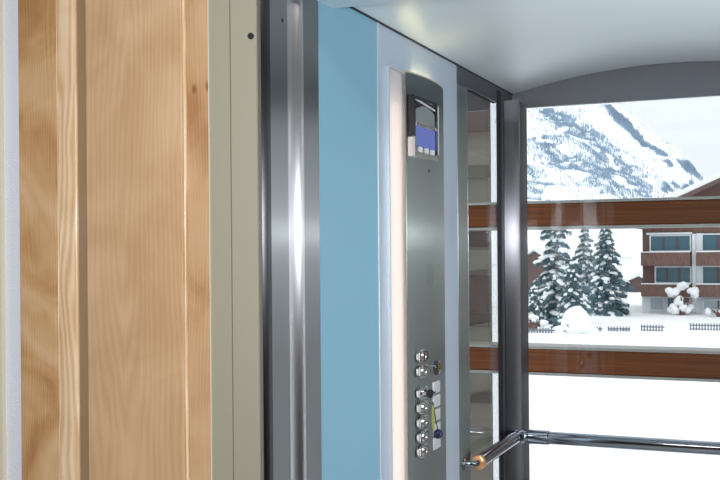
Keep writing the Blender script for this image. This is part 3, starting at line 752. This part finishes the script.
# chalet
CY = 78.0
ch = thing('chalet', (-2.5, CY + 5, GZ0), 'large brown timber chalet with balconies and white window frames in the snow', 'building')
X0, X1, AX = -9.57, 6.5, -1.5
roofz = lambda x: 7.85 - .447 * abs(x - AX)
b = bmesh.new(); prism_y(b, [(X0, -3.2), (X1, -3.2), (X1, roofz(X1) - .35), (AX, roofz(AX) - .35), (X0, roofz(X0) - .35)], CY, CY + 11); obj('timber_wall', b, M['chalet_wood'], ch)
obj('ground_wall', box(X0 - .02, X1 + .02, CY - .06, CY, -3.2, -1.72), M['render'], ch)
for sgn in (-1, 1):
    xe = -10.75 if sgn < 0 else 7.75
    b = bmesh.new(); prism_y(b, [(AX, roofz(AX) - .12), (xe, roofz(xe) - .12), (xe, roofz(xe) - .42), (AX, roofz(AX) - .42)], CY - 1.9, CY + 11.6); rf = obj('roof', b, M['dark_wood'], ch)
    b = bmesh.new(); prism_y(b, [(AX, roofz(AX) + .28), (xe, roofz(xe) + .28), (xe - .0 * sgn, roofz(xe) - .1), (AX, roofz(AX) - .12)], CY - 2.0, CY + 11.7); obj('roof_snow', b, M['snow'], rf, bevel=.1)
obj('gable_boards', box(X0 + .1, X1 - .1, CY - .10, CY - .02, 2.80, 3.25), M['balcony'], ch)
def win(x0, x1, z0, z1, mat, mull=0):
    b = bmesh.new(); rect_y(b, x0, x1, z0, z1, .10, CY - .18, CY - .02); w = obj('window', b, M['render'], ch)
    obj('window_pane', box(x0 + .1, x1 - .1, CY - .10, CY - .02, z0 + .1, z1 - .1), mat, w)
    for k in range(1, mull + 1):
        x = x0 + (x1 - x0) * k / (mull + 1); obj('mullion', box(x - .06, x + .06, CY - .15, CY - .10, z0 + .1, z1 - .1), M['chalet_wood'], w)
def rect_y(b, x0, x1, z0, z1, w, y0, y1):
    bx(b, x0, x0 + w, y0, y1, z0, z1); bx(b, x1 - w, x1, y0, y1, z0, z1); bx(b, x0 + w, x1 - w, y0, y1, z1 - w, z1); bx(b, x0 + w, x1 - w, y0, y1, z0, z0 + w)
win(-9.05, -6.12, 1.45, 2.70, M['window'], 2)
win(-8.70, -6.12, -.85, .42, M['window'], 2)
win(-5.72, -2.9, 1.45, 2.76, M['window'], 1)
win(-5.72, -2.9, -.92, .45, M['window'], 1)
win(-1.6, 1.6, 1.45, 2.76, M['window'], 2)
win(-1.6, 1.6, -.92, .45, M['window'], 2)
win(-9.10, -8.0, -2.85, -1.80, M['window_pale'])
win(-7.9, -6.2, -2.85, -1.80, M['window'])
win(-5.4, -3.2, -2.75, -1.95, M['window_pale'], 1)
obj('white_lintel', box(-9.25, -6.05, CY - .35, CY, 2.72, 2.86), M['render'], ch)
for x0, x1 in ((X0 + .02, -6.12), (-5.72, 1.8)):
    for z0, z1 in ((.47, 1.42), (-1.75, -.88)):
        bl = obj('balcony', box(x0, x1, CY - 1.15, CY - 1.08, z0, z1), M['balcony'], ch)
        obj('balcony_floor', box(x0, x1, CY - 1.10, CY, z0 - .02, z0 + .10), M['chalet_wood'], bl)
        obj('balcony_snow', box(x0, x1, CY - 1.2, CY - 1.03, z1, z1 + .07), M['snow'], bl)
obj('downpipe', box(-6.06, -5.80, CY - .30, CY - .05, -2.9, 2.75), M['render'], ch)
obj('white_jamb', box(-5.78, -5.33, CY - .22, CY - .01, 1.45, 2.78), M['render'], ch)
obj('white_jamb', box(-5.78, -5.33, CY - .22, CY - .01, -.92, .47), M['render'], ch)
obj('corner_pier', box(X0 - .04, -9.1, CY - .2, CY, -3.2, -1.72), M['render'], ch)

def house(loc, w, dep, hh, rise, label, name, cat):
    t = thing(name, loc, label, cat); X, Y, Z = loc
    b = bmesh.new(); prism_y(b, [(X - w / 2, Z - .2), (X + w / 2, Z - .2), (X + w / 2, Z + hh), (X, Z + hh + rise), (X - w / 2, Z + hh)], Y, Y + dep); obj('wall', b, M['dark_wood'], t)
    for s in (-1, 1):
        e = X + s * (w / 2 + .5); ez = Z + hh - rise * .5 / (w / 2)
        b = bmesh.new(); prism_y(b, [(X, Z + hh + rise + .05), (e, ez + .05), (e, ez + .5), (X, Z + hh + rise + .55)], Y - .7, Y + dep + .7); obj('roof_snow', b, M['snow'], t, bevel=.08)
    obj('window', box(X + w * .22, X + w * .36, Y - .05, Y, Z + hh * .5, Z + hh * .75), M['window'], t)
house((-19.0, 84.0, -3), 3.4, 5, 3.5, 1.1, 'dark brown house with snowy roof partly hidden behind the firs', 'house', 'building')
house((-15.2, 117.0, -3), 3.6, 4, .9, .8, 'low dark hut with snowy roof between the firs and the chalet', 'hut', 'building')
fir((-16.6, 112.0, -3), 2.6, .6, 'tiny far fir beside the low hut', 41, .07, .02, .9, .5)

# ------------------------------------------------------------------ light
w = bpy.data.worlds.new('overcast'); bpy.context.scene.world = w; w.use_nodes = True
nt = w.node_tree; bg = nt.nodes['Background']
tc = N(nt, 'ShaderNodeTexCoord'); sp = N(nt, 'ShaderNodeSeparateXYZ'); L(nt, tc.outputs['Generated'], sp.inputs[0])
cr = N(nt, 'ShaderNodeValToRGB'); e = cr.color_ramp.elements
e[0].position = 0.0; e[0].color = (.82, .885, .94, 1); e[1].position = .9; e[1].color = (1.35, 1.42, 1.50, 1)
k = e.new(.25); k.color = (.90, .94, .985, 1)
L(nt, sp.outputs[2], cr.inputs[0]); L(nt, cr.outputs[0], bg.inputs[0]); bg.inputs[1].default_value = 1.18

def area(name, loc, rot, sx, sy, power, col):
    l = bpy.data.lights.new(name, 'AREA'); l.shape = 'RECTANGLE'; l.size = sx; l.size_y = sy; l.energy = power; l.color = col
    o = bpy.data.objects.new(name, l); C.objects.link(o); o.location = loc; o.rotation_euler = rot; return o
area('landing_ceiling_lamp', (.7, .2, 2.68), (0, 0, 0), 1.2, .5, 37, (1.0, .95, .90))
area('opposite_fill_panel', (1.030, 2.45, 1.22), (0, math.radians(90), 0), 1.55, .34, 6.5, (.97, .98, 1.0))  # added fill light, unseen, brightens the car interior
area('opposite_streak_fill', (1.030, 2.75, 1.62), (0, math.radians(90), 0), .006, 1.3, 1.0, (.95, .98, 1.0))  # added thin light, unseen, draws the streak across the steel
fl = bpy.data.lights.new('camera_flash', 'AREA'); fl.shape = 'RECTANGLE'; fl.size = .06; fl.size_y = .035; fl.energy = 30.0; fl.color = (.95, .97, 1.0)
fo_ = bpy.data.objects.new('camera_flash', fl); C.objects.link(fo_)

# ------------------------------------------------------------------ camera
cam = bpy.data.cameras.new('camera'); co = bpy.data.objects.new('camera', cam); C.objects.link(co)
cam.sensor_width = 36; cam.lens = 36 * 1030 / 720; cam.shift_y = 13 / 720; cam.clip_end = 5000; cam.clip_start = .02
yaw, roll = math.radians(23.0), math.radians(.45)
co.location = (.92, 0, 1.55)
co.rotation_mode = 'QUATERNION'
rot = Matrix.Rotation(yaw, 4, 'Z') @ Matrix.Rotation(PI / 2, 4, 'X') @ Matrix.Rotation(-roll, 4, 'Z')
co.rotation_quaternion = rot.to_quaternion()
fo_.matrix_world = Matrix.Translation((.92, -.02, 1.66)) @ rot
sc = bpy.context.scene; sc.camera = co
sc.view_settings.view_transform = 'Standard'; sc.view_settings.look = 'None'; sc.view_settings.gamma = 1; sc.view_settings.use_curve_mapping = False
sc.view_settings.exposure = 0.0
sc.cycles.use_denoising = True
sc.cycles.max_bounces = 12; sc.cycles.transparent_max_bounces = 16
sc.cycles.caustics_reflective = False
